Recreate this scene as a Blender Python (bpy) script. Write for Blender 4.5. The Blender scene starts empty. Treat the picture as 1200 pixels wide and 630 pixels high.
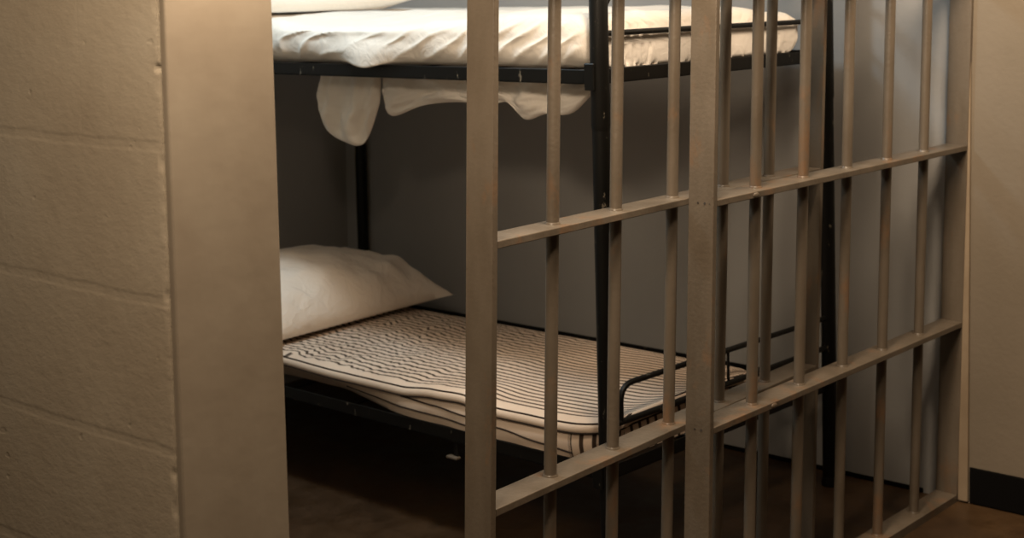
import bpy, bmesh, math, random
from mathutils import Vector, Matrix, noise
random.seed(4)
scn = bpy.context.scene
COL = scn.collection
R = math.radians

# ------------------------------------------------------------------ measures
S = 0.19843          # spacing of the door bars
SF = 0.19843*0.96926  # spacing of the fixed panel bars
RW = 0.05884         # width of the flat bar
RT = 0.01368         # thickness of the flat bar
GAP = 0.05642        # door plane behind the panel plane
LEAN = 0.57736       # grille and right wall lean (deg)
WALLX = 1.16673
BACKY = 2.25845
CEIL = 2.62
PANEL_ROT = (R(1.37216), R(0.71339-0.13602), R(-1.10367))
DOOR_ROT = (R(1.37216), R(0.71339+0.13602), R(1.64628))
DOORX = -0.59450
BED_LOC = (0.14604, 0.34358, 0.0)
BED_ROT = (R(-0.67180), R(0.43293), R(-2.69929))
WL, WR = -1.26379, -1.08376     # the two faces of the block wall

# ------------------------------------------------------------------ materials
def lin(c):
    return tuple(((v/12.92) if v <= 0.04045 else ((v+0.055)/1.055)**2.4) for v in c)
def rgb(r, g, b):
    return lin((r/255, g/255, b/255)) + (1.0,)

class Mat:
    def __init__(self, name, base, rough=0.6, spec=0.5, metal=0.0):
        self.m = bpy.data.materials.new(name); self.m.use_nodes = True
        self.nt = self.m.node_tree; self.n = self.nt.nodes; self.l = self.nt.links
        self.b = self.n['Principled BSDF']
        self.b.inputs['Base Color'].default_value = base
        self.b.inputs['Roughness'].default_value = rough
        self.b.inputs['Metallic'].default_value = metal
        self.b.inputs['Specular IOR Level'].default_value = spec
        self.tc = self.n.new('ShaderNodeTexCoord')
        self.bump_in = None
    def map(self, scale=(1, 1, 1), src='Object', loc=(0, 0, 0)):
        mp = self.n.new('ShaderNodeMapping'); mp.inputs['Scale'].default_value = scale
        mp.inputs['Location'].default_value = loc
        self.l.new(self.tc.outputs[src], mp.inputs[0]); return mp.outputs[0]
    def noise(self, scale, detail=4, rough=0.55, vec=None, dist=0.0):
        t = self.n.new('ShaderNodeTexNoise'); t.inputs['Scale'].default_value = scale
        t.inputs['Detail'].default_value = detail; t.inputs['Roughness'].default_value = rough
        t.inputs['Distortion'].default_value = dist
        self.l.new(vec if vec else self.map(), t.inputs['Vector']); return t.outputs['Fac']
    def ramp(self, fac, stops):
        r = self.n.new('ShaderNodeValToRGB'); e = r.color_ramp.elements
        while len(e) < len(stops): e.new(0.5)
        for el, (p, c) in zip(e, stops): el.position = p; el.color = c
        self.l.new(fac, r.inputs[0]); return r.outputs[0]
    def math(self, op, a, b=None, c=None):
        m = self.n.new('ShaderNodeMath'); m.operation = op
        for i, v in enumerate((a, b, c)):
            if v is None: continue
            if isinstance(v, (int, float)): m.inputs[i].default_value = v
            else: self.l.new(v, m.inputs[i])
        return m.outputs[0]
    def mix(self, fac, a, b, mode='MIX'):
        m = self.n.new('ShaderNodeMix'); m.data_type = 'RGBA'; m.blend_type = mode
        for i, v in ((0, fac), (6, a), (7, b)):
            if isinstance(v, (int, float, tuple)): m.inputs[i].default_value = v
            else: self.l.new(v, m.inputs[i])
        return m.outputs[2]
    def color(self, out): self.l.new(out, self.b.inputs['Base Color'])
    def rough(self, out): self.l.new(out, self.b.inputs['Roughness'])
    def bump(self, h, strength=0.3, dist=0.01):
        bp = self.n.new('ShaderNodeBump'); bp.inputs['Strength'].default_value = strength
        bp.inputs['Distance'].default_value = dist
        self.l.new(h, bp.inputs['Height'])
        if self.bump_in: self.l.new(self.bump_in, bp.inputs['Normal'])
        self.bump_in = bp.outputs[0]; self.l.new(self.bump_in, self.b.inputs['Normal'])

def paint(name, c0, c1, rough=0.45, streak=(3, 3, 3), bs=90, bstr=0.12, rust=0.0):
    m = Mat(name, c0, rough)
    f = m.noise(2.6, 5, 0.6, m.map(streak))
    col = m.ramp(f, [(0.32, c1), (0.68, c0)])
    if rust:
        g = m.noise(5.0, 6, 0.65, m.map((2.2, 2.2, 1.1)), 0.4)
        k = m.ramp(g, [(0.56, (0, 0, 0, 1)), (0.72, (rust, rust, rust, 1))])
        col = m.mix(k, col, rgb(128, 88, 52))
        s = m.noise(130, 2, 0.5)
        k2 = m.ramp(s, [(0.74, (0, 0, 0, 1)), (0.78, (0.6, 0.6, 0.6, 1))])
        col = m.mix(k2, col, rgb(70, 52, 38))
    m.color(col)
    m.bump(m.noise(bs, 3, 0.5), bstr, 0.003)
    m.bump(m.noise(14, 2, 0.5), 0.08, 0.01)
    return m.m

GRILLE = paint('grille_paint', rgb(104, 94, 82), rgb(84, 74, 62), 0.36, (4, 4, 1.2), 120, 0.2, 0.55)
JAMB = paint('jamb_paint', rgb(122, 112, 98), rgb(113, 102, 88), 0.5, (3, 3, 2), 40, 0.12)
TRIM = paint('trim_paint', rgb(150, 133, 112), rgb(134, 117, 96), 0.5, (3, 3, 2), 60, 0.2)
BASEB = Mat('rubber_baseboard', rgb(13, 12, 11), 0.85, 0.08).m

def wall_mat(name, c0, c1, bstr=0.15):
    m = Mat(name, c0, 0.7, 0.3)
    m.color(m.ramp(m.noise(1.6, 5, 0.6, m.map((1, 1, 0.7))), [(0.3, c1), (0.7, c0)]))
    m.bump(m.noise(60, 4, 0.6), bstr, 0.004)
    m.bump(m.noise(6, 3, 0.5), 0.2, 0.012)
    return m.m
CELLWALL = wall_mat('cell_wall_paint', rgb(160, 158, 155), rgb(150, 147, 144))
CORRWALL = wall_mat('corridor_wall_toned_down', rgb(126, 115, 101), rgb(112, 102, 88), 0.2)  # same wall as the cell side, colour darkened to hold down the lamplight
DARKWALL = wall_mat('corridor_paint', rgb(58, 50, 42), rgb(50, 44, 37))
CEILM = wall_mat('ceiling_paint', rgb(100, 94, 86), rgb(90, 85, 78))

# painted concrete block: courses of 0.2 m with struck, painted-over joints
def block_mat():
    m = Mat('block_wall_paint', rgb(165, 155, 138), 0.75, 0.25)
    vec = m.map()
    sx = m.n.new('ShaderNodeSeparateXYZ'); m.l.new(vec, sx.inputs[0])
    w = m.noise(3.0, 3, 0.6, vec)
    z = m.math('ADD', sx.outputs['Z'], m.math('MULTIPLY', m.math('SUBTRACT', w, 0.5), 0.022))
    fr = m.math('FRACT', m.math('DIVIDE', m.math('SUBTRACT', z, 0.0738), 0.2))
    d = m.math('MULTIPLY', m.math('ABSOLUTE', m.math('SUBTRACT', fr, 0.5)), 0.2)   # distance to the bed joint
    row = m.math('FLOOR', m.math('DIVIDE', m.math('SUBTRACT', z, 0.1738), 0.2))
    fy = m.math('FRACT', m.math('DIVIDE', m.math('ADD', m.math('SUBTRACT', sx.outputs['Y'], 0.175), m.math('MULTIPLY', row, 0.2)), 0.4))
    dv = m.math('ADD', m.math('MULTIPLY', m.math('ABSOLUTE', m.math('SUBTRACT', fy, 0.5)), 0.4), 0.0075)
    j = m.n.new('ShaderNodeMapRange'); j.inputs[1].default_value = 0.003; j.inputs[2].default_value = 0.010
    j.interpolation_type = 'SMOOTHERSTEP'
    m.l.new(m.math('MINIMUM', d, dv), j.inputs[0])
    n1 = m.noise(1.8, 6, 0.62, m.map((1, 1, 1)))
    m.color(m.ramp(n1, [(0.3, rgb(134, 122, 105)), (0.5, rgb(148, 137, 120)), (0.72, rgb(158, 149, 134))]))
    m.bump(j.outputs[0], 0.17, 0.004)
    m.bump(m.noise(48, 5, 0.7, m.map((1, 1, 1.8))), 0.3, 0.005)
    pit = m.noise(26, 2, 0.5, m.map((1, 1, 1.4)))
    m.bump(m.ramp(pit, [(0.24, (0, 0, 0, 1)), (0.29, (1, 1, 1, 1))]), 0.25, 0.004)
    m.bump(m.noise(7, 3, 0.5), 0.18, 0.015)
    return m.m
BLOCK = block_mat()

def floor_mat():
    m = Mat('stained_concrete_floor', rgb(70, 50, 34), 0.45, 0.4)
    v = m.map()
    a = m.noise(1.3, 7, 0.68, v, 0.6)
    b = m.noise(9, 6, 0.7, v)
    c1 = m.ramp(a, [(0.3, rgb(46, 32, 20)), (0.52, rgb(64, 46, 28)), (0.72, rgb(86, 64, 40))])
    c2 = m.ramp(b, [(0.35, (0.55, 0.55, 0.55, 1)), (0.65, (1, 1, 1, 1))])
    m.color(m.mix(0.8, c1, c2, 'MULTIPLY'))
    m.rough(m.ramp(b, [(0.3, (0.35, 0.35, 0.35, 1)), (0.7, (0.6, 0.6, 0.6, 1))]))
    m.bump(m.noise(70, 4, 0.6), 0.1, 0.004)
    return m.m
FLOOR = floor_mat()

def black_mat():
    m = Mat('chipped_black_enamel', rgb(14, 13, 11), 0.42, 0.25)
    s = m.noise(40, 5, 0.72, m.map((1, 1, 0.45)))
    k = m.ramp(s, [(0.635, (0, 0, 0, 1)), (0.665, (0.75, 0.75, 0.75, 1))])
    m.color(m.mix(k, rgb(14, 13, 11), rgb(120, 112, 98)))
    m.bump(m.noise(60, 3), 0.1, 0.002)
    return m.m
BLACK = black_mat()
HOLEDARK = Mat('screw_hole_dark', rgb(40, 32, 26), 0.6).m
WELD = GRILLE

def cloth(name, c, weave=600, wr=0.0, sheen=0.0):
    m = Mat(name, c, 0.9, 0.15)
    if wr:
        m.bump(m.noise(22, 3, 0.55, m.map((1, 1, 1)), 1.2), wr, 0.012)
    m.bump(m.noise(weave, 1), 0.05, 0.001)
    return m.m
SHEET = cloth('white_cotton', rgb(233, 225, 215), wr=0.3)
CASE = cloth('pillowcase_cotton', rgb(228, 215, 201), wr=0.5)
WHITECASE = cloth('white_pillowcase', rgb(238, 236, 230), wr=0.2)

def ticking_mat():
    m = Mat('striped_ticking', rgb(206, 190, 166), 0.9, 0.15)
    uv = m.n.new('ShaderNodeUVMap'); uv.uv_map = 'UVMap'
    sp = m.n.new('ShaderNodeSeparateXYZ'); m.l.new(uv.outputs[0], sp.inputs[0])
    u, v = sp.outputs['X'], sp.outputs['Y']      # u across (metres), v along (metres)
    # cloth bunched up towards the pillow: stripes wander there
    warp = m.n.new('ShaderNodeMapRange'); warp.inputs[1].default_value = 0.35; warp.inputs[2].default_value = 1.0
    warp.inputs[3].default_value = 0.06; warp.inputs[4].default_value = 1.0
    m.l.new(v, warp.inputs[0])
    mp = m.n.new('ShaderNodeMapping'); mp.inputs['Scale'].default_value = (5.0, 13.0, 1)
    m.l.new(uv.outputs[0], mp.inputs[0])
    n1 = m.noise(1.0, 3, 0.6, mp.outputs[0])
    mp2 = m.n.new('ShaderNodeMapping'); mp2.inputs['Scale'].default_value = (16, 42, 1)
    m.l.new(uv.outputs[0], mp2.inputs[0])
    n2 = m.noise(1.0, 2, 0.5, mp2.outputs[0])
    off = m.math('ADD', m.math('MULTIPLY', m.math('SUBTRACT', n1, 0.5), 0.05),
                 m.math('MULTIPLY', m.math('SUBTRACT', n2, 0.5), 0.022))
    off = m.math('MULTIPLY', off, warp.outputs[0])
    uu = m.math('ADD', u, off)
    fr = m.math('FRACT', m.math('DIVIDE', uu, 0.0235))
    d = m.math('ABSOLUTE', m.math('SUBTRACT', fr, 0.5))
    st = m.n.new('ShaderNodeMapRange'); st.interpolation_type = 'SMOOTHSTEP'
    st.inputs[1].default_value = 0.13; st.inputs[2].default_value = 0.21
    st.inputs[3].default_value = 1.0; st.inputs[4].default_value = 0.0
    m.l.new(d, st.inputs[0])
    base = m.ramp(m.noise(5, 4), [(0.3, rgb(212, 190, 170)), (0.7, rgb(224, 205, 187))])
    m.color(m.mix(st.outputs[0], base, rgb(66, 53, 45)))
    h = m.math('MULTIPLY', m.math('ADD', n1, m.math('MULTIPLY', n2, 0.5)), warp.outputs[0])
    m.bump(h, 0.35, 0.010)
    return m.m
TICKING = ticking_mat()
PIPING = cloth('dark_piping', rgb(46, 38, 33))

# ------------------------------------------------------------------ mesh helpers
def new_bm(): return bmesh.new()

def add_box(bm, lo, hi, bevel=0.0, seg=2, mat=None):
    sz = [hi[i]-lo[i] for i in range(3)]
    mtx = Matrix.Translation([(hi[i]+lo[i])/2 for i in range(3)]) @ Matrix.Diagonal((*sz, 1))
    if mat is not None: mtx = mat @ mtx
    r = bmesh.ops.create_cube(bm, size=1.0, matrix=mtx)
    if bevel > 0:
        es = list({e for v in r['verts'] for e in v.link_edges})
        bmesh.ops.bevel(bm, geom=es, offset=bevel, segments=seg, affect='EDGES', profile=0.5)

def add_tube(bm, pts, rad, n=14, cap=True):
    """sweep a circle along a polyline; rad a number or one per point"""
    pts = [Vector(p) for p in pts]
    rads = rad if isinstance(rad, (list, tuple)) else [rad]*len(pts)
    t0 = (pts[1]-pts[0]).normalized()
    up = Vector((0, 0, 1)) if abs(t0.z) < 0.9 else Vector((1, 0, 0))
    a = t0.cross(up).normalized()
    rings = []
    for i, p in enumerate(pts):
        if i == 0: t = pts[1]-pts[0]
        elif i == len(pts)-1: t = pts[-1]-pts[-2]
        else: t = (pts[i+1]-p).normalized() + (p-pts[i-1]).normalized()
        t.normalize()
        a = (a - t*a.dot(t)).normalized(); b = t.cross(a)
        rings.append([bm.verts.new(p + (a*math.cos(2*math.pi*k/n) + b*math.sin(2*math.pi*k/n))*rads[i]) for k in range(n)])
    for r0, r1 in zip(rings, rings[1:]):
        for k in range(n):
            bm.faces.new((r0[k], r0[(k+1) % n], r1[(k+1) % n], r1[k]))
    if cap:
        bm.faces.new(list(reversed(rings[0]))); bm.faces.new(rings[-1])

def smooth_path(pts, r, n=6):
    """round the inner corners of a polyline"""
    pts = [Vector(p) for p in pts]; out = [pts[0]]
    for a, b, c in zip(pts, pts[1:], pts[2:]):
        d0 = min(r, (a-b).length*0.49); d1 = min(r, (c-b).length*0.49)
        p0 = b+(a-b).normalized()*d0; p1 = b+(c-b).normalized()*d1
        for i in range(n+1):
            t = i/n
            out.append(p0*(1-t)**2 + b*2*t*(1-t) + p1*t*t)
    out.append(pts[-1]); return out

def obj(name, bm, mat, parent=None, smooth=False, angle=35):
    bmesh.ops.recalc_face_normals(bm, faces=bm.faces)
    me = bpy.data.meshes.new(name); bm.to_mesh(me); bm.free()
    if smooth:
        me.polygons.foreach_set('use_smooth', [True]*len(me.polygons))
        try: me.set_sharp_from_angle(angle=R(angle))
        except Exception: pass
    me.materials.append(mat)
    o = bpy.data.objects.new(name, me); COL.objects.link(o)
    if parent: o.parent = parent
    return o
def tag(o, label, cat, group=None):
    o['label'] = label; o['category'] = cat
    if group: o['group'] = group
    return o
def thing(name, label, cat, loc=(0, 0, 0), rot=(0, 0, 0)):
    o = bpy.data.objects.new(name, None); COL.objects.link(o)
    o.location = loc; o.rotation_euler = rot; o.empty_display_size = 0.1
    return tag(o, label, cat)
def struct(name, bm, mat, loc=(0, 0, 0), rot=(0, 0, 0), smooth=False):
    o = obj(name, bm, mat, None, smooth); o['kind'] = 'structure'
    o.location = loc; o.rotation_euler = rot; return o
def fbm(p, o=3): return noise.fractal(Vector(p), 1.0, 2.0, o)
def sstep(a, b, x):
    t = max(0.0, min(1.0, (x-a)/(b-a))); return t*t*(3-2*t)

# ------------------------------------------------------------------ the setting
bm = new_bm(); add_box(bm, (-4.3, -4.2, -0.12), (1.6, 2.5, 0.0)); struct('floor', bm, FLOOR)
bm = new_bm(); add_box(bm, (-4.3, -4.2, CEIL), (1.6, 2.5, CEIL+0.1)); struct('ceiling', bm, CEILM)
bm = new_bm(); add_box(bm, (0, -0.036, -0.1), (0.16, 2.6, CEIL+0.05))
struct('wall_right', bm, CELLWALL, (WALLX, 0, 0), (0, R(LEAN), R(-0.62084)))
bm = new_bm(); add_box(bm, (0, -4.4, -0.1), (0.16, -0.036, CEIL+0.05))
struct('wall_corridor', bm, CORRWALL, (WALLX, 0, 0), (0, R(LEAN), R(-0.62084)))
bm = new_bm(); add_box(bm, (-4.3, BACKY, -0.1), (1.34, BACKY+0.16, CEIL+0.05)); struct('wall_back', bm, CELLWALL)
bm = new_bm(); add_box(bm, (-4.4, -4.2, -0.1), (-4.24, 2.4, CEIL+0.05)); struct('wall_left', bm, DARKWALL)
bm = new_bm(); add_box(bm, (-4.3, -4.3, -0.1), (1.6, -4.14, CEIL+0.05)); struct('wall_front', bm, DARKWALL)

# block wall between the cells: the camera sees its end; the arris is rough and chipped
def block_wall():
    bm = new_bm()
    nz = 1000; z1 = CEIL+0.02
    ys = [0.0, 0.004, 0.01, 0.02, 0.04, 0.08, 0.16, 0.3, 0.5, 0.8, 1.2, 1.7, BACKY+0.02]
    xs = [WL+0.004, WL+0.012, WL+0.05, WR-0.02, WR]
    prof = [(WL, y) for y in reversed(ys[1:])] + [(WL+0.0004, 0.0004)] + [(x, 0.0) for x in xs] + [(WR, BACKY+0.02)]
    rows = []
    for k in range(nz+1):
        z = -0.02 + (z1+0.02)*k/nz
        row = []
        for i, (x, y) in enumerate(prof):
            if y <= 0.02 and x < WL+0.02:
                e = fbm((3, 0.5, z*12), 4)*0.0012 + fbm((7, 1.5, z*55), 2)*0.0010
                for zc, hh, dd in ((1.276, 0.005, 0.007), (1.155, 0.012, 0.003), (0.98, 0.009, 0.003), (0.745, 0.009, 0.004), (0.70, 0.012, 0.002)):
                    e += dd*math.exp(-((z-zc)/hh)**2)
                w = 1-sstep(0, 0.012, y)
                x = x + max(-0.002, e)*w; y = y + max(0, e)*0.4*w
            row.append(bm.verts.new((x, y, z)))
        rows.append(row)
    m = len(prof)
    for a, b in zip(rows, rows[1:]):
        for i in range(m):
            bm.faces.new((a[i], a[(i+1) % m], b[(i+1) % m], b[i]))
    bm.faces.new(rows[0]); bm.faces.new(list(reversed(rows[-1])))
    return struct('wall_inner', bm, BLOCK)
block_wall()
# smooth painted jamb plate closing the end of the block wall
bm = new_bm(); add_box(bm, (WL+0.003, -0.012, 0.0), (WR+0.002, 0.0, CEIL), 0.0025)
struct('trim_1', bm, JAMB)
# light wooden strip covering the joint of the grille and the right wall
bm = new_bm(); add_box(bm, (-0.010, -0.050, 0.004), (0.0, -0.0235, CEIL-0.02), 0.003)
struct('trim_2', bm, TRIM, (WALLX, 0, 0), (0, R(LEAN), R(-0.62084)))
bm = new_bm(); add_box(bm, (-0.007, -4.0, 0.002), (0.0, -0.053, 0.096), 0.003)
struct('baseboard_right', bm, BASEB, (WALLX, 0, 0), (0, R(LEAN), R(-0.62084)))

bm = new_bm(); add_box(bm, (-0.004, 0.075, 0.001), (0.0, 2.2, 0.013), 0.001, 1)  # dark strip standing in for the shaded gap at the wall's foot
struct('gap_shade_strip', bm, BASEB, (WALLX, 0, 0), (0, R(LEAN), R(-0.62084)))

# ------------------------------------------------------------------ grilles
ZT = 2.45
RAILS = [0.03062, 0.48330, 0.93715, 1.3910, 1.8449, 2.2988, ZT]
BR = 0.0119
def bar_bm(x, y, zs, top):
    bm = new_bm()
    add_tube(bm, [(x, y, 0.004), (x, y, top)], BR, 24)
    for z in zs:                                   # weld fillet on every rail
        add_tube(bm, [(x, y, z-0.001), (x, y, z+0.0015), (x, y, z+0.004)], [BR+0.0022, BR+0.0018, BR+0.0002], 24)
    return bm
def rail_bm(x0, x1, y0, z, th, seed, nick=None):
    bm = new_bm()
    n = 40
    # slightly uneven rolled edge
    add_box(bm, (x0, y0, z-th), (x1, y0+RW, z), 0.0016, 2)
    if nick:                                       # lump of weld on the front edge
        bmesh.ops.create_icosphere(bm, subdivisions=2, radius=1.0,
            matrix=Matrix.Translation((nick, y0+0.0005, z-th*0.55)) @ Matrix.Diagonal((0.012, 0.0035, 0.006, 1)))
    return bm
def grille(name, label, cat, loc, rot, yoff, spacing, dz, nick):
    t = thing(name, label, cat, loc, rot)
    W = 6*spacing
    zr = [RAILS[0], RAILS[1]+dz[1], RAILS[2]+dz[0]] + RAILS[3:]
    for x in (0.0, W):
        bm = new_bm(); add_box(bm, (x, yoff, 0.0), (x+RT, yoff+RW, ZT), 0.0018, 2)
        st = obj('stile', bm, GRILLE, t)
        if name == 'cell_front_panel' and x == 0.0:
            for z in (zr[2]-0.008, zr[1]-0.007):
                for j, (yy, rr) in enumerate(((0.036, 0.0021), (0.0205, 0.0024), (0.009, 0.0012))):
                    if j == 2 and z < 0.7: continue
                    b2 = new_bm()
                    add_tube(b2, [(-0.0006, yy, z+(0.001 if j else 0)), (0.004, yy, z)], rr, 10)
                    obj('screw_hole', b2, HOLEDARK, st)  # dark disc standing in for the shade inside a screw hole
    for i, z in enumerate(zr):
        th = RAILS[0]-0.0005 if i == 0 else RT
        obj('rail', rail_bm(RT, W+0.0004, yoff, z, th, i, nick.get(i)), GRILLE, t)
    for k in range(5):
        obj('bar', bar_bm((k+1)*spacing+RT/2, yoff+RW/2, zr[:-1], ZT-0.002), GRILLE, t, True)
    return t
grille('cell_front_panel', 'fixed barred steel panel joined to the right wall, in front of the sliding door',
       'cell bars', (0, 0, 0), PANEL_ROT, 0.0, SF, (0, 0), {2: 0.155, 1: 0.24})
grille('sliding_cell_door', 'barred steel cell door slid half open behind the fixed panel, its free edge in the doorway',
       'cell door', (DOORX, 0, 0), DOOR_ROT, GAP, S, (0.00348, -0.00179), {})

# ------------------------------------------------------------------ bunk bed
BWD, BLN = 0.93431, 1.85117
bed = thing('bunk_bed', 'black steel bunk bed with two bunks standing along the wall behind the bars', 'bunk bed', BED_LOC, BED_ROT)
PR = 0.0203
def post_bm(x, y, top):
    bm = new_bm()
    add_tube(bm, [(x, y, 0.0), (x, y, 1.05)], PR-0.0008, 24)
    add_tube(bm, [(x, y, 1.04), (x, y, 1.05), (x, y, top-0.01), (x, y, top)], [PR-0.0008, PR+0.0007, PR+0.0007, PR-0.002], 24)
    add_tube(bm, [(x, y, 0.0), (x, y, 0.02), (x, y, 0.03)], [PR+0.003, PR+0.003, PR], 24)
    return bm
for x, y in ((0, 0), (BWD, 0), (0, BLN), (BWD, BLN)):
    p = obj('post', post_bm(x, y, 1.62 if x else 1.42), BLACK, bed, True)
def angle_rail(x, z, h, inward, y0, y1):
    """angle iron: upright flange and inward ledge"""
    bm = new_bm(); t = 0.004
    add_box(bm, (min(x, x+inward*t), y0, z-h), (max(x, x+inward*t), y1, z), 0.001, 1)
    add_box(bm, (min(x, x+inward*0.032), y0, z-h), (max(x, x+inward*0.032), y1, z-h+t), 0.001, 1)
    return bm
def angle_end(y, z, h, inward, x0, x1):
    bm = new_bm(); t = 0.004
    add_box(bm, (x0, min(y, y+inward*t), z-h), (x1, max(y, y+inward*t), z), 0.001, 1)
    add_box(bm, (x0, min(y, y+inward*0.032), z-h), (x1, max(y, y+inward*0.032), z-h+t), 0.001, 1)
    return bm
UZ, LZ, RH = 1.1704, 0.2929, 0.0318
for z in (UZ, LZ):
    obj('side_rail', angle_rail(0.0, z, RH, 1, 0.015, BLN-0.015), BLACK, bed)
    obj('side_rail', angle_rail(BWD, z, RH, -1, 0.015, BLN-0.015), BLACK, bed)
    obj('end_rail', angle_end(0.0, z+0.0015, RH, 1, 0.015, BWD-0.015), BLACK, bed)
    obj('end_rail', angle_end(BLN, z+0.0015, RH, -1, 0.015, BWD-0.015), BLACK, bed)
    for k in range(7):                              # flat cross slats on the ledges
        y = 0.16 + k*0.255
        bm = new_bm(); add_box(bm, (0.005, y-0.02, z-RH+0.004), (BWD-0.005, y+0.02, z-RH+0.009), 0.001, 1)
        obj('slat', bm, BLACK, bed)
    for x, s in ((0, -1), (BWD, 1)):               # corner clamps
        for y, q in ((0, 1), (BLN, -1)):
            bm = new_bm()
            add_box(bm, (x-0.026 if s < 0 else x+0.004, y-0.004, z-0.043), (x-0.004 if s < 0 else x+0.026, y+q*0.024 if q > 0 else y+0.004, z+0.016) if q > 0 else (x-0.004 if s < 0 else x+0.026, y+0.02, z+0.016), 0.002, 1) if q > 0 else add_box(bm, (x-0.026 if s < 0 else x+0.004, y-0.024, z-0.043), (x-0.004 if s < 0 else x+0.026, y+0.004, z+0.016), 0.002, 1)
            obj('corner_clamp', bm, BLACK, bed)
# foot guards
bm = new_bm(); add_tube(bm, smooth_path([(0.049, 0, 0.382), (0.049, 0, 0.4678), (BWD, 0, 0.4605)], 0.045), 0.0068, 14)
obj('foot_guard', bm, BLACK, bed, True)
bm = new_bm(); add_tube(bm, [(0, 0, 0.3845), (BWD, 0, 0.3815)], 0.0072, 14); obj('guard_bar', bm, BLACK, bed, True)
bm = new_bm(); add_tube(bm, [(0.467, 0, 0.382), (0.467, 0, 0.466)], 0.0035, 10); obj('guard_rod', bm, BLACK, bed, True)
bm = new_bm(); add_tube(bm, [(0, -0.004, 1.2495), (BWD, -0.004, 1.2485)], 0.0066, 14); obj('guard_bar', bm, BLACK, bed, True)
bm = new_bm(); add_tube(bm, smooth_path([(0.0, 0, 1.285), (0.07, 0, 1.375), (BWD-0.07, 0, 1.375), (BWD, 0, 1.33)], 0.03), 0.008, 14)
obj('foot_guard', bm, BLACK, bed, True)
# same guards at the head end
bm = new_bm(); add_tube(bm, smooth_path([(0.0, BLN, 1.285), (0.07, BLN, 1.375), (BWD-0.07, BLN, 1.375), (BWD, BLN, 1.33)], 0.03), 0.008, 14)
obj('head_guard', bm, BLACK, bed, True)

# small strap with a bare metal tab hanging from the lower side rail
bm = new_bm(); add_box(bm, (0.006, 0.474, 0.222), (0.009, 0.488, 0.2625), 0.0006, 1)
st = obj('strap', bm, BLACK, bed)
bm = new_bm(); add_box(bm, (-0.004, 0.470, 0.218), (0.012, 0.505, 0.224), 0.0012, 1)
obj('tab', bm, GRILLE, st)

BM = Matrix.Translation(BED_LOC) @ (Matrix.Rotation(BED_ROT[2], 4, 'Z') @ Matrix.Rotation(BED_ROT[1], 4, 'Y') @ Matrix.Rotation(BED_ROT[0], 4, 'X'))
def on_bed(o): o.matrix_world = BM; return o

# ------------------------------------------------------------------ soft things
def tube_section(w, h, r, n_top, n_side, n_r=5):
    """closed rounded-rectangle section in (x, z), anticlockwise from the bottom left"""
    pts = []
    def seg(a, b, n):
        for i in range(n): pts.append((a[0]+(b[0]-a[0])*i/n, a[1]+(b[1]-a[1])*i/n))
    def arc(c, a0, n):
        for i in range(n):
            a = a0 + (math.pi/2)*i/n; pts.append((c[0]+r*math.cos(a), c[1]+r*math.sin(a)))
    seg((r, 0), (w-r, 0), n_top); arc((w-r, r), -math.pi/2, n_r)
    seg((w, r), (w, h-r), n_side); arc((w-r, h-r), 0, n_r)
    seg((w-r, h), (r, h), n_top); arc((r, h-r), math.pi/2, n_r)
    seg((0, h-r), (0, r), n_side); arc((r, r), math.pi, n_r)
    return pts

def loft(sec_fn, ys, uvs=False, cap_rings=6):
    """sec_fn(y) -> list of (x, y, z); closed loft with gridded-in caps"""
    bm = new_bm(); rows = []
    for y in ys: rows.append([bm.verts.new(p) for p in sec_fn(y)])
    n = len(rows[0])
    uvl = bm.loops.layers.uv.new('UVMap') if uvs else None
    for j, (a, b) in enumerate(zip(rows, rows[1:])):
        acc = 0.0
        for i in range(n):
            k = (i+1) % n
            f = bm.faces.new((a[i], a[k], b[k], b[i]))
            L = (a[k].co-a[i].co).length
            if uvs:
                for lp, (u, v) in zip(f.loops, ((acc, ys[j]), (acc+L, ys[j]), (acc+L, ys[j+1]), (acc, ys[j+1]))):
                    lp[uvl].uv = (u, v)
            acc += L
    for row in (rows[0], rows[-1]):
        c = sum((v.co for v in row), Vector())/n
        f = bm.faces.new(row)
        if uvs:
            for lp in f.loops: lp[uvl].uv = (lp.vert.co.x*0.72+0.004, 0.0)
    return bm

# striped mattress of the lower bunk
MW, MY0, MY1 = 0.638, 0.017, 1.80
def lerp_keys(keys, y):
    if y <= keys[0][0]: return keys[0][1]
    for (a, va), (b, vb) in zip(keys, keys[1:]):
        if y <= b: return va+(vb-va)*sstep(a, b, y)
    return keys[-1][1]
ZA = [(0.0, 0.380), (0.2, 0.373), (0.33, 0.371), (0.45, 0.384), (0.54, 0.380), (0.66, 0.369), (0.9, 0.370), (1.15, 0.374), (1.8, 0.374)]
def crown(x, y): return 0.020*math.exp(-((x-0.34)/0.26)**2)*(1-sstep(0.0, 0.45, y))
def round_in(y, r=0.085):
    d = min(y-MY0, MY1-y)
    if d >= r: return 0.0
    d = max(0.0, d); return r-math.sqrt(max(0.0, r*r-(r-d)**2))
N_TOP, N_BOT, N_BOX, N_ROLL = 110, 24, 7, 9
def side_profile(y):
    """from the upper edge down to the bottom: (inset, z); inset < 0 sticks out"""
    za = lerp_keys(ZA, y); zb = za-0.0225
    tuck = 0.075*sstep(0.62, 1.0, y)
    out = [(0.0, za)]
    for k in range(1, N_ROLL):
        a = math.pi*k/N_ROLL
        out.append((-0.008*math.sin(a), za-0.0225*(1-math.cos(a))/2))
    out.append((0.0, zb))
    zbot = 0.2945
    for k in range(1, N_BOX+1):
        t = k/N_BOX
        out.append((-0.004*math.sin(math.pi*t)*(1-tuck/0.075) + tuck*t**0.8 + 0.004*fbm((y*8, t*2.5, 6), 2)*t + 0.006*t*t, zb+(zbot-zb)*t))
    return out
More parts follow.
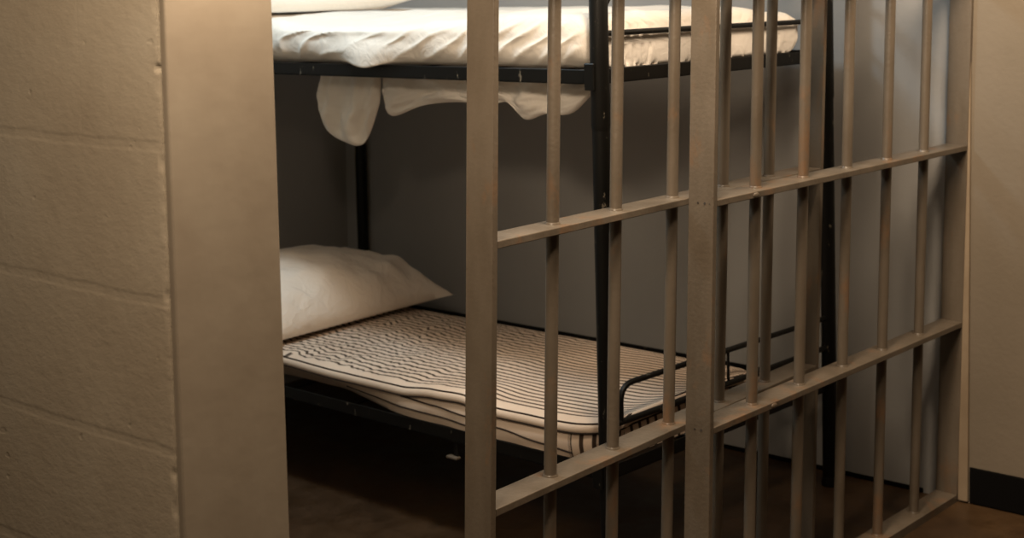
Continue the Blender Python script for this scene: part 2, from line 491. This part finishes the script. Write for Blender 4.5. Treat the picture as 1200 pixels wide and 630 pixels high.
def mat_sec(y):
    ri = round_in(y); L = side_profile(y); out = []
    x0, x1 = -0.004+ri + 0.004*fbm((y*3, 1, 1), 2), MW-ri
    zt = L[0][1]
    wr = sstep(0.35, 0.9, y)
    n = len(L)
    for k in range(n):                              # left side, bottom to top
        d, z = L[n-1-k]; out.append((x0+d, y, z))
    for k in range(1, N_TOP):                       # top, left to right
        t = k/N_TOP; x = x0+(x1-x0)*t
        e = min(1, (x-x0)/0.03)*min(1, (x1-x)/0.05)
        z = zt + (0.372-zt)*sstep(0.0, 0.25, x-x0)
        z += crown(x, y)*e**0.5 + (0.0045*e + (fbm((x*7, y*16, 2), 3)*0.0045*wr + fbm((x*3, y*4, 9), 2)*0.004)*e)*sstep(0, 0.06, y-MY0+0.02)
        out.append((x, y, z))
    for k in range(n):                              # right side, top to bottom
        d, z = L[k]; zz = z if k else zt+(0.372-zt)
        zz = 0.2945+(z-0.2945)*(0.372-0.2945)/(zt-0.2945)
        out.append((x1-max(d, -0.008), y, zz))
    for k in range(1, N_BOT):                       # underside, right to left
        t = k/N_BOT; xa, xb = out[-k][0], 0
        xr, xl = x1-L[-1][0], x0+L[-1][0]
        out.append((xr+(xl-xr)*t, y, 0.2945))
    return out
def mattress_bm():
    ys = [MY0+0.085*(k/20)**2.0 for k in range(21)] + [MY0+0.085+(MY1-MY0-0.17)*k/220 for k in range(1, 220)] + [MY1-0.085*(k/12)**2 for k in range(12, -1, -1)]
    bm = new_bm(); uvl = bm.loops.layers.uv.new('UVMap')
    secs = [mat_sec(y) for y in ys]
    rows = [[bm.verts.new(p) for p in q] for q in secs]
    n = len(rows[0]); nl = N_ROLL+N_BOX+1
    arc = 0.0
    for j in range(len(rows)-1):
        a, b = rows[j], rows[j+1]
        arc2 = arc + (b[nl-3].co-a[nl-3].co).length
        for i in range(n):
            k = (i+1) % n
            f = bm.faces.new((a[i], a[k], b[k], b[i]))
            top = nl-1 <= i < nl-1+N_TOP
            roll = (N_BOX <= i < nl-1) or (nl-1+N_TOP <= i < nl-1+N_TOP+N_ROLL)
            for lp, v in zip(f.loops, (a[i], a[k], b[k], b[i])):
                x, y, z = v.co
                yy = ys[j] if v in (a[i], a[k]) else ys[j+1]
                if top:
                    # plain hem along the edge, then the stripes; they curve round with the corner
                    d = min(x-(-0.004), MW-x)
                    ri = round_in(yy)
                    lp[uvl].uv = (x-ri*0.9 if x-ri*0.9 > 0.026 else 0.0235, yy)
                elif roll: lp[uvl].uv = (0.0, 0.0)
                elif yy < MY0+0.086 and i < N_BOX:
                    lp[uvl].uv = ((arc if v in (a[i], a[k]) else arc2)*0.78, 0.0)
                else: lp[uvl].uv = (0.0, 0.0)
        arc = arc2
    # foot and head faces: boxing with upright stripes, rolled edge above
    for row, y0, sg in ((rows[0], MY0, -1), (rows[-1], MY1, 1)):
        L = row[:nl]; Rr = row[nl-1+N_TOP:nl-1+N_TOP+nl]; T = row[nl-1:nl+N_TOP]
        zt = [v.co.z for v in T]
        B = [row[0]]+list(reversed(row[nl-1+N_TOP+nl:]))+[Rr[-1]]
        m = len(T); cols = []
        prof = side_profile(y0)
        for q in range(m):
            t = q/(m-1); col = [T[q]]
            za = T[q].co.z
            for k in range(1, len(prof)-1):
                d, z = prof[k]
                fz = (z-0.2945)/(prof[0][1]-0.2945)
                if q == 0: col.append(L[nl-1-k]); continue
                if q == m-1: col.append(Rr[k]); continue
                col.append(bm.verts.new((T[q].co.x, y0+sg*(-min(d, 0)+0.0), 0.2945+(za-0.2945)*fz)))
            if q == 0: col.append(row[0])
            elif q == m-1: col.append(Rr[-1])
            else: col.append(bm.verts.new((T[q].co.x, y0, 0.2945)))
            cols.append(col)
        for q in range(m-1):
            for k in range(len(prof)-1):
                vs = (cols[q][k], cols[q+1][k], cols[q+1][k+1], cols[q][k+1])
                f = bm.faces.new(vs)
                for lp in f.loops:
                    lp[uvl].uv = (0.0, 0.0) if k < N_ROLL else (lp.vert.co.x*0.78, 0.0)
        # close underneath
        try: bm.faces.new([c[-1] for c in cols]+[v for v in reversed(B[1:-1])])
        except Exception: pass
    return bm
lm = obj('mattress', mattress_bm(), TICKING, None, True, 60)
on_bed(tag(lm, 'thin cream mattress with dark ticking stripes on the lower bunk', 'mattress'))
def cord(fn, r=0.0019):
    """dark tape seam following the edge profile: fn(y) -> (inset, z)"""
    pts = []
    for k in range(150):
        y = MY1-0.1-(MY1-0.1-MY0)*(1-(1-k/149)**1.0)
        pts.append((y, True))
    P = []
    for y, _ in pts:
        y = max(y, MY0); d, z = fn(y); P.append((-0.004+round_in(y)+0.004*fbm((y*3, 1, 1), 2)+d-0.0005, y, z))
    d, z = fn(MY0)
    for k in range(1, 30):
        x = 0.081+(MW-0.085-0.081)*k/29; P.append((x, MY0-0.0005+min(d, 0), z + (0.372-lerp_keys(ZA, MY0))*sstep(0, 0.25, x) + crown(x, MY0)))
    bm = new_bm(); add_tube(bm, P, r, 8)
    return obj('piping', bm, PIPING, lm, True)
cord(lambda y: (-0.0005, lerp_keys(ZA, y)+0.0002), 0.0026)
cord(lambda y: (-0.0050, lerp_keys(ZA, y)-0.0200), 0.0024)
def line_on_box(keys, r=0.0021):
    """a dark stripe of the loose ticking on the open side: (y, z) keys"""
    P = []
    ya, yb = keys[0][0], keys[-1][0]
    for k in range(60):
        y = ya+(yb-ya)*k/59; z = lerp_keys(keys if ya < yb else list(reversed(keys)), y)
        prof = side_profile(y)[N_ROLL:]
        d = prof[-1][0]
        for (d0, z0), (d1, z1) in zip(prof, prof[1:]):
            if z1 <= z <= z0: d = d0+(d1-d0)*(z0-z)/(z0-z1); break
        P.append((-0.004+round_in(y)+0.004*fbm((y*3, 1, 1), 2)+d-0.0006, y, z))
    bm = new_bm(); add_tube(bm, P, r, 8); obj('piping', bm, PIPING, lm, True)
line_on_box([(0.10, 0.309), (0.186, 0.314), (0.326, 0.325), (0.43, 0.334), (0.54, 0.341), (0.66, 0.345)])
line_on_box([(0.40, 0.310), (0.54, 0.316), (0.66, 0.318), (0.78, 0.322), (0.90, 0.324)])

def pillow(name, w, l, h, mat, seed, bot_f=0.14, flat=0.014):
    bm = new_bm(); n = 64; top = []; bot = []
    for j in range(n+1):
        rt, rb = [], []
        for i in range(n+1):
            u, v = -1+2*i/n, -1+2*j/n
            px = u*w/2*(1-0.075*(1-u*u*0+0)*(1-v*v)*0) ; py = v*l/2
            # sides bow in between the pointed corners
            px *= 1-0.075*(1-v*v)*abs(u)**3; py *= 1-0.085*(1-u*u)*abs(v)**3
            a = max(0.0, 1-abs(u)**2.3); b = max(0.0, 1-abs(v)**2.3)
            t = (a**0.55)*(b**0.55)
            edge = min(a, b)
            p = Vector((u*3+seed, v*3, seed*2.1))
            wr = fbm(p*1.0, 3)*0.013*t
            # creases running in from the edges
            cr = 0.0
            for ang, fr in ((0.4, 22), (2.2, 19)):
                q = (u*math.cos(ang)+v*math.sin(ang))*fr*0.5 + fbm((u*2+seed, v*2, ang), 2)*1.6
                cr += (abs(math.sin(q))**3)*0.0075*math.exp(-((edge-0.45)/0.4)**2)
            ht = h*(1-bot_f)*t + wr + cr*min(1, t*2)
            hb = min(h*bot_f*t, flat)
            rt.append((px, py, ht)); rb.append((px, py, -hb))
        top.append(rt); bot.append(rb)
    vt = [[bm.verts.new(p) for p in r] for r in top]
    vb = [[(vt[j][i] if i in (0, n) or j in (0, n) else bm.verts.new(bot[j][i])) for i in range(n+1)] for j in range(n+1)]
    for j in range(n):
        for i in range(n):
            bm.faces.new((vt[j][i], vt[j][i+1], vt[j+1][i+1], vt[j+1][i]))
            bm.faces.new((vb[j][i], vb[j+1][i], vb[j+1][i+1], vb[j][i+1]))
    return obj(name, bm, mat, None, True, 80)
pl = pillow('pillow', 0.77, 0.56, 0.20, CASE, 1.7)
pl.matrix_world = BM @ Matrix.Translation((0.345, 1.475, 0.404)) @ Matrix.Rotation(R(-0.6), 4, 'Y') @ Matrix.Rotation(R(2), 4, 'Z')
tag(pl, 'plump off-white pillow lying at the head of the striped lower mattress', 'pillow', 'pillows on the bunk bed')

# white sheet wrapped over the upper mattress
UW, UY0, UY1, UH = 0.87, 0.015, 1.815, 0.122
USEC = tube_section(UW, UH, 0.05, 240, 20, 14)
def ridge(v): return 1-abs(math.sin(v))
CREASE = [(0.098, 0.030, 0.006), (0.128, 0.022, 0.005), (0.160, 0.024, 0.005), (0.197, -0.010, 0.003), (0.262, 0.014, 0.0035), (0.30, 0.01, 0.003), (0.47, -0.012, 0.003), (0.50, -0.01, 0.002), (0.62, 0.015, 0.003), (0.73, -0.012, 0.0025)]
def crease(x, t):
    d = 0.0
    for cx, sl, dp in CREASE:
        c = cx + sl*(0.6-t) + 0.02*sl/abs(sl)*(t-0.5)**2
        d += 1.5*dp*math.exp(-((x-c)/0.0045)**2)*(0.35+0.65*sstep(0.95, 0.2, t) if t > 0.5 else 1.0)
    return d
def up_sec(y):
    out = []
    e = max(0.0, min(1.0, (y-UY0)/0.06))
    shrink = 0.045*(1-math.sqrt(max(0, 1-(1-e)**2)))
    for x, z in USEC:
        t = z/UH
        xx, zz, yy = x-0.012, 1.1722+z, y
        fx = 1-sstep(0.0, 0.05, x)                 # on the open side
        topw = sstep(0.6, 1.0, t)
        # drawn folds: slanting down towards the head on the open side
        q = y*24 + 22*min(y, 0.42) - (1-t)*(6.5+3.0*(1-sstep(0.3, 0.6, y))) + fbm((y*3, t*1.0, 3), 2)*(1.6+1.6*sstep(0.4, 0.8, y))
        amp = (0.35+0.65*abs(fbm((y*2.6, t, 8), 2)))*0.011
        d = (ridge(q)**2)*amp + fbm((y*11, t*3, 5), 2)*0.0025
        xx -= fx*sstep(0.015, 0.11, y)*(d-0.004)*(1-0.5*topw)*sstep(0.02, 0.2, t+0.1)
        # slumped front edge of the top near the head, fuller near the foot
        sl = 0.030*sstep(0.15, 0.75, y)*(1-sstep(0.0, 0.30, x))*topw*(1-0.8*sstep(0.95, 1.2, y))
        zz -= sl
        zz += topw*(fbm((x*5, y*5, 1), 3)*0.007 + 0.004*ridge(y*14+x*9+fbm((x*3, y*3, 2), 2)*3)**3*(1-sstep(0.1, 0.5, x)))
        # far corner rounds off at the wall side
        zz -= 0.022*topw*sstep(0.55, 0.86, x)*1.0*(1-sstep(0.1, 0.4, y))
        # lobe of sheet hanging over the rail
        lob = math.exp(-((y-0.74)/0.115)**2)
        w = lob*(1-sstep(0.02, 0.05, x))
        if x < UW/2 and t < 0.6:
            w *= 1-sstep(0.25, 0.6, t)
            xx = xx*(1-w) - 0.025*w
            zz -= 0.019*w**3*(1-t)
        # foot end puckers
        if e < 1:
            f = 1-e
            yy += f*crease(x, t) - f*(0.0025*ridge(x*34+fbm((x*4, t*2, 1), 2)*2)**3 + 0.003*fbm((x*6, t*6, 7), 2))*sstep(0, .25, t)
        out.append((xx + (shrink if x < UW/2 else -shrink), yy, zz-0.7*shrink*topw))
    return out
ys = [UY0+0.06*(k/16)**1.6 for k in range(17)] + [UY0+0.06+(UY1-UY0-0.06)*k/330 for k in range(1, 331)]
def sheet_bm():
    bm = new_bm(); rows = [[bm.verts.new(p) for p in up_sec(y)] for y in ys]
    n = len(rows[0])
    for a, b in zip(rows, rows[1:]):
        for i in range(n):
            k = (i+1) % n; bm.faces.new((a[i], a[k], b[k], b[i]))
    # foot and head ends: rings shrinking towards a centre line so the puckers carry on
    for row, sgn in ((rows[0], -1), (rows[-1], 1)):
        prev = row; y0 = ys[0] if sgn < 0 else ys[-1]
        cz = 1.1722+UH*0.5
        for s in (0.86, 0.7, 0.52, 0.34, 0.17):
            ring = []
            for v in row:
                x = v.co.x; z = cz+(v.co.z-cz)*s
                xc = max(0.05, min(UW-0.07, x)); x2 = xc+(x-xc)*s
                t = (z-1.1722)/UH
                bulge = 0.006*(1-s*s)
                pk = -crease(x2, t)*2 + 0.0030*ridge(x2*34+fbm((x2*4, t*2, 1), 2)*2)**3 + 0.003*fbm((x2*6, t*6, 7), 2)
                ring.append(bm.verts.new((x2, v.co.y*0+y0+sgn*(bulge+pk*(0.5 if sgn < 0 else 0)), z)))
            for i in range(n):
                k = (i+1) % n; bm.faces.new((prev[i], prev[k], ring[k], ring[i]))
            prev = ring
        bm.faces.new(prev)
    return bm
sheet = on_bed(tag(obj('bed_sheet', sheet_bm(), SHEET, None, True, 80), 'rumpled white sheet covering the mattress of the upper bunk', 'sheet'))

# loose ends of the sheet pushed through and hanging below the upper bunk
def hang(outline_top, outline_bot, x0, depth, seed, nfold, n=80, m=30):
    """outline_*: lists of (y, z); a gathered cloth pouch between them"""
    def interp(pts, t):
        L = len(pts)-1; f = min(t*L, L-1e-6); i = int(f); w = f-i
        g = lambda k: pts[max(0, min(L, k))]
        return tuple(0.5*(2*g(i)[c] + (g(i+1)[c]-g(i-1)[c])*w + (2*g(i-1)[c]-5*g(i)[c]+4*g(i+1)[c]-g(i+2)[c])*w*w
                     + (3*g(i)[c]-g(i-1)[c]-3*g(i+1)[c]+g(i+2)[c])*w**3) for c in (0, 1))
    bm = new_bm(); front = []; back = []
    for j in range(m+1):
        v = j/m; fr, bk = [], []
        for i in range(n+1):
            u = i/n
            ty, tz = interp(outline_top, u); by_, bz = interp(outline_bot, u)
            s = v
            y = ty+(by_-ty)*s; z = tz+(bz-tz)*(s**0.92)
            fold = math.sin(u*nfold*math.pi*2 + seed + fbm((u*3, v*2, seed), 2)*2.0)
            thick = depth*(math.sin(math.pi*min(1, max(0, u)))**0.55)*(math.sin(math.pi*(0.12+0.88*v))**0.6 if v < 1 else 0)
            thick = max(thick, 0.0)
            x = x0 - thick*(0.72+0.42*fold) - fbm((u*5, v*4, seed+2), 3)*0.008*(1 if 0 < u < 1 and v < 1 else 0)
            fr.append((x, y, z)); bk.append((x0+thick*0.7+0.004, y, z))
        front.append(fr); back.append(bk)
    F = [[bm.verts.new(p) for p in r] for r in front]; B = [[bm.verts.new(p) for p in r] for r in back]
    for j in range(m):
        for i in range(n):
            bm.faces.new((F[j][i], F[j][i+1], F[j+1][i+1], F[j+1][i]))
            bm.faces.new((B[j][i], B[j+1][i], B[j+1][i+1], B[j][i+1]))
    for i in range(n):
        bm.faces.new((F[m][i], F[m][i+1], B[m][i+1], B[m][i])); bm.faces.new((F[0][i], B[0][i], B[0][i+1], F[0][i+1]))
    for j in range(m):
        bm.faces.new((F[j][0], F[j+1][0], B[j+1][0], B[j][0])); bm.faces.new((F[j][n], B[j][n], B[j+1][n], F[j+1][n]))
    return bm
h1 = hang([(1.06, 1.1415), (1.0, 1.1415), (0.94, 1.1415), (0.89, 1.1415), (0.835, 1.1415)],
          [(1.087, 1.045), (1.055, 0.985), (0.985, 0.955), (0.905, 0.955), (0.842, 1.06)], 0.115, 0.035, 1.3, 3.2)
obj('hanging_fold', h1, SHEET, sheet, True, 80)
h2 = hang([(0.835, 1.1415), (0.72, 1.1415), (0.60, 1.1415), (0.46, 1.1415)],
          [(0.832, 1.07), (0.80, 1.03), (0.69, 1.060), (0.57, 1.073), (0.46, 1.07)], 0.125, 0.03, 4.1, 2.3)
obj('hanging_fold', h2, SHEET, sheet, True, 80)
h3 = hang([(0.575, 1.1415), (0.46, 1.1415), (0.36, 1.1415), (0.24, 1.1415), (0.10, 1.1415)],
          [(0.575, 1.078), (0.45, 1.073), (0.39, 1.078), (0.335, 1.040), (0.27, 1.055), (0.19, 1.06), (0.12, 1.115)], 0.125, 0.028, 7.7, 3.4)
obj('hanging_fold', h3, SHEET, sheet, True, 80)

pu = pillow('pillow', 0.74, 0.52, 0.24, WHITECASE, 5.2, 0.3, 0.03)
pu.matrix_world = BM @ Matrix.Translation((0.215, 1.44, 1.331)) @ Matrix.Rotation(R(-6), 4, 'Z')
tag(pu, 'bright white pillow on the upper bunk, cut off by the top of the picture', 'pillow', 'pillows on the bunk bed')

# ------------------------------------------------------------------ light
def area(name, loc, size, power, col, target=None, shape='DISK'):
    d = bpy.data.lights.new(name, 'AREA'); d.shape = shape; d.size = size; d.energy = power; d.color = col
    o = bpy.data.objects.new(name, d); COL.objects.link(o); o.location = loc
    if target: o.rotation_euler = (Vector(target)-Vector(loc)).to_track_quat('-Z', 'Y').to_euler()
    return o
def lamp(name, loc, r, power, col):
    d = bpy.data.lights.new(name, 'POINT'); d.shadow_soft_size = r; d.energy = power; d.color = col
    o = bpy.data.objects.new(name, d); COL.objects.link(o); o.location = loc; return o
COOL = (0.70, 0.89, 1.0); WARM = (1.0, 0.79, 0.57)
lamp('cell_lamp', (-0.28, 1.25, 2.30), 0.12, 55, COOL)
lamp('corridor_light', (-1.80, -0.50, 1.80), 0.10, 58, WARM)
lamp('corridor_light', (-1.18, -0.13, 1.60), 0.05, 13, WARM)
lamp('corridor_light', (-0.36, -0.22, 2.05), 0.14, 94, WARM)
lamp('corridor_light', (0.72, -0.40, 1.88), 0.14, 40, WARM)  # unseen fill, added to brighten the foot end of the upper sheet
w = bpy.data.worlds.new('world'); scn.world = w; w.use_nodes = True
w.node_tree.nodes['Background'].inputs[0].default_value = (0.02, 0.018, 0.015, 1)

# ------------------------------------------------------------------ camera
cd = bpy.data.cameras.new('camera'); cam = bpy.data.objects.new('camera', cd); COL.objects.link(cam)
cd.sensor_fit = 'HORIZONTAL'; cd.sensor_width = 36.0
cd.lens = 1749.858/1200*36
cd.shift_x = -15.6726/1200; cd.shift_y = -215.3109/1200
cd.clip_start = 0.05
cd.dof.use_dof = True; cd.dof.focus_distance = 2.65; cd.dof.aperture_fstop = 6.0
rm = Matrix.Rotation(R(-50.412894), 4, 'Z') @ Matrix.Rotation(R(90-4.476156), 4, 'X') @ Matrix.Rotation(R(-1.173417), 4, 'Z')
cam.matrix_world = Matrix.Translation((-2.433037, -1.574041, 1.393949)) @ rm
scn.camera = cam
vs = scn.view_settings
vs.view_transform = 'Standard'; vs.look = 'None'; vs.gamma = 1.0; vs.use_curve_mapping = False
vs.exposure = 0.0
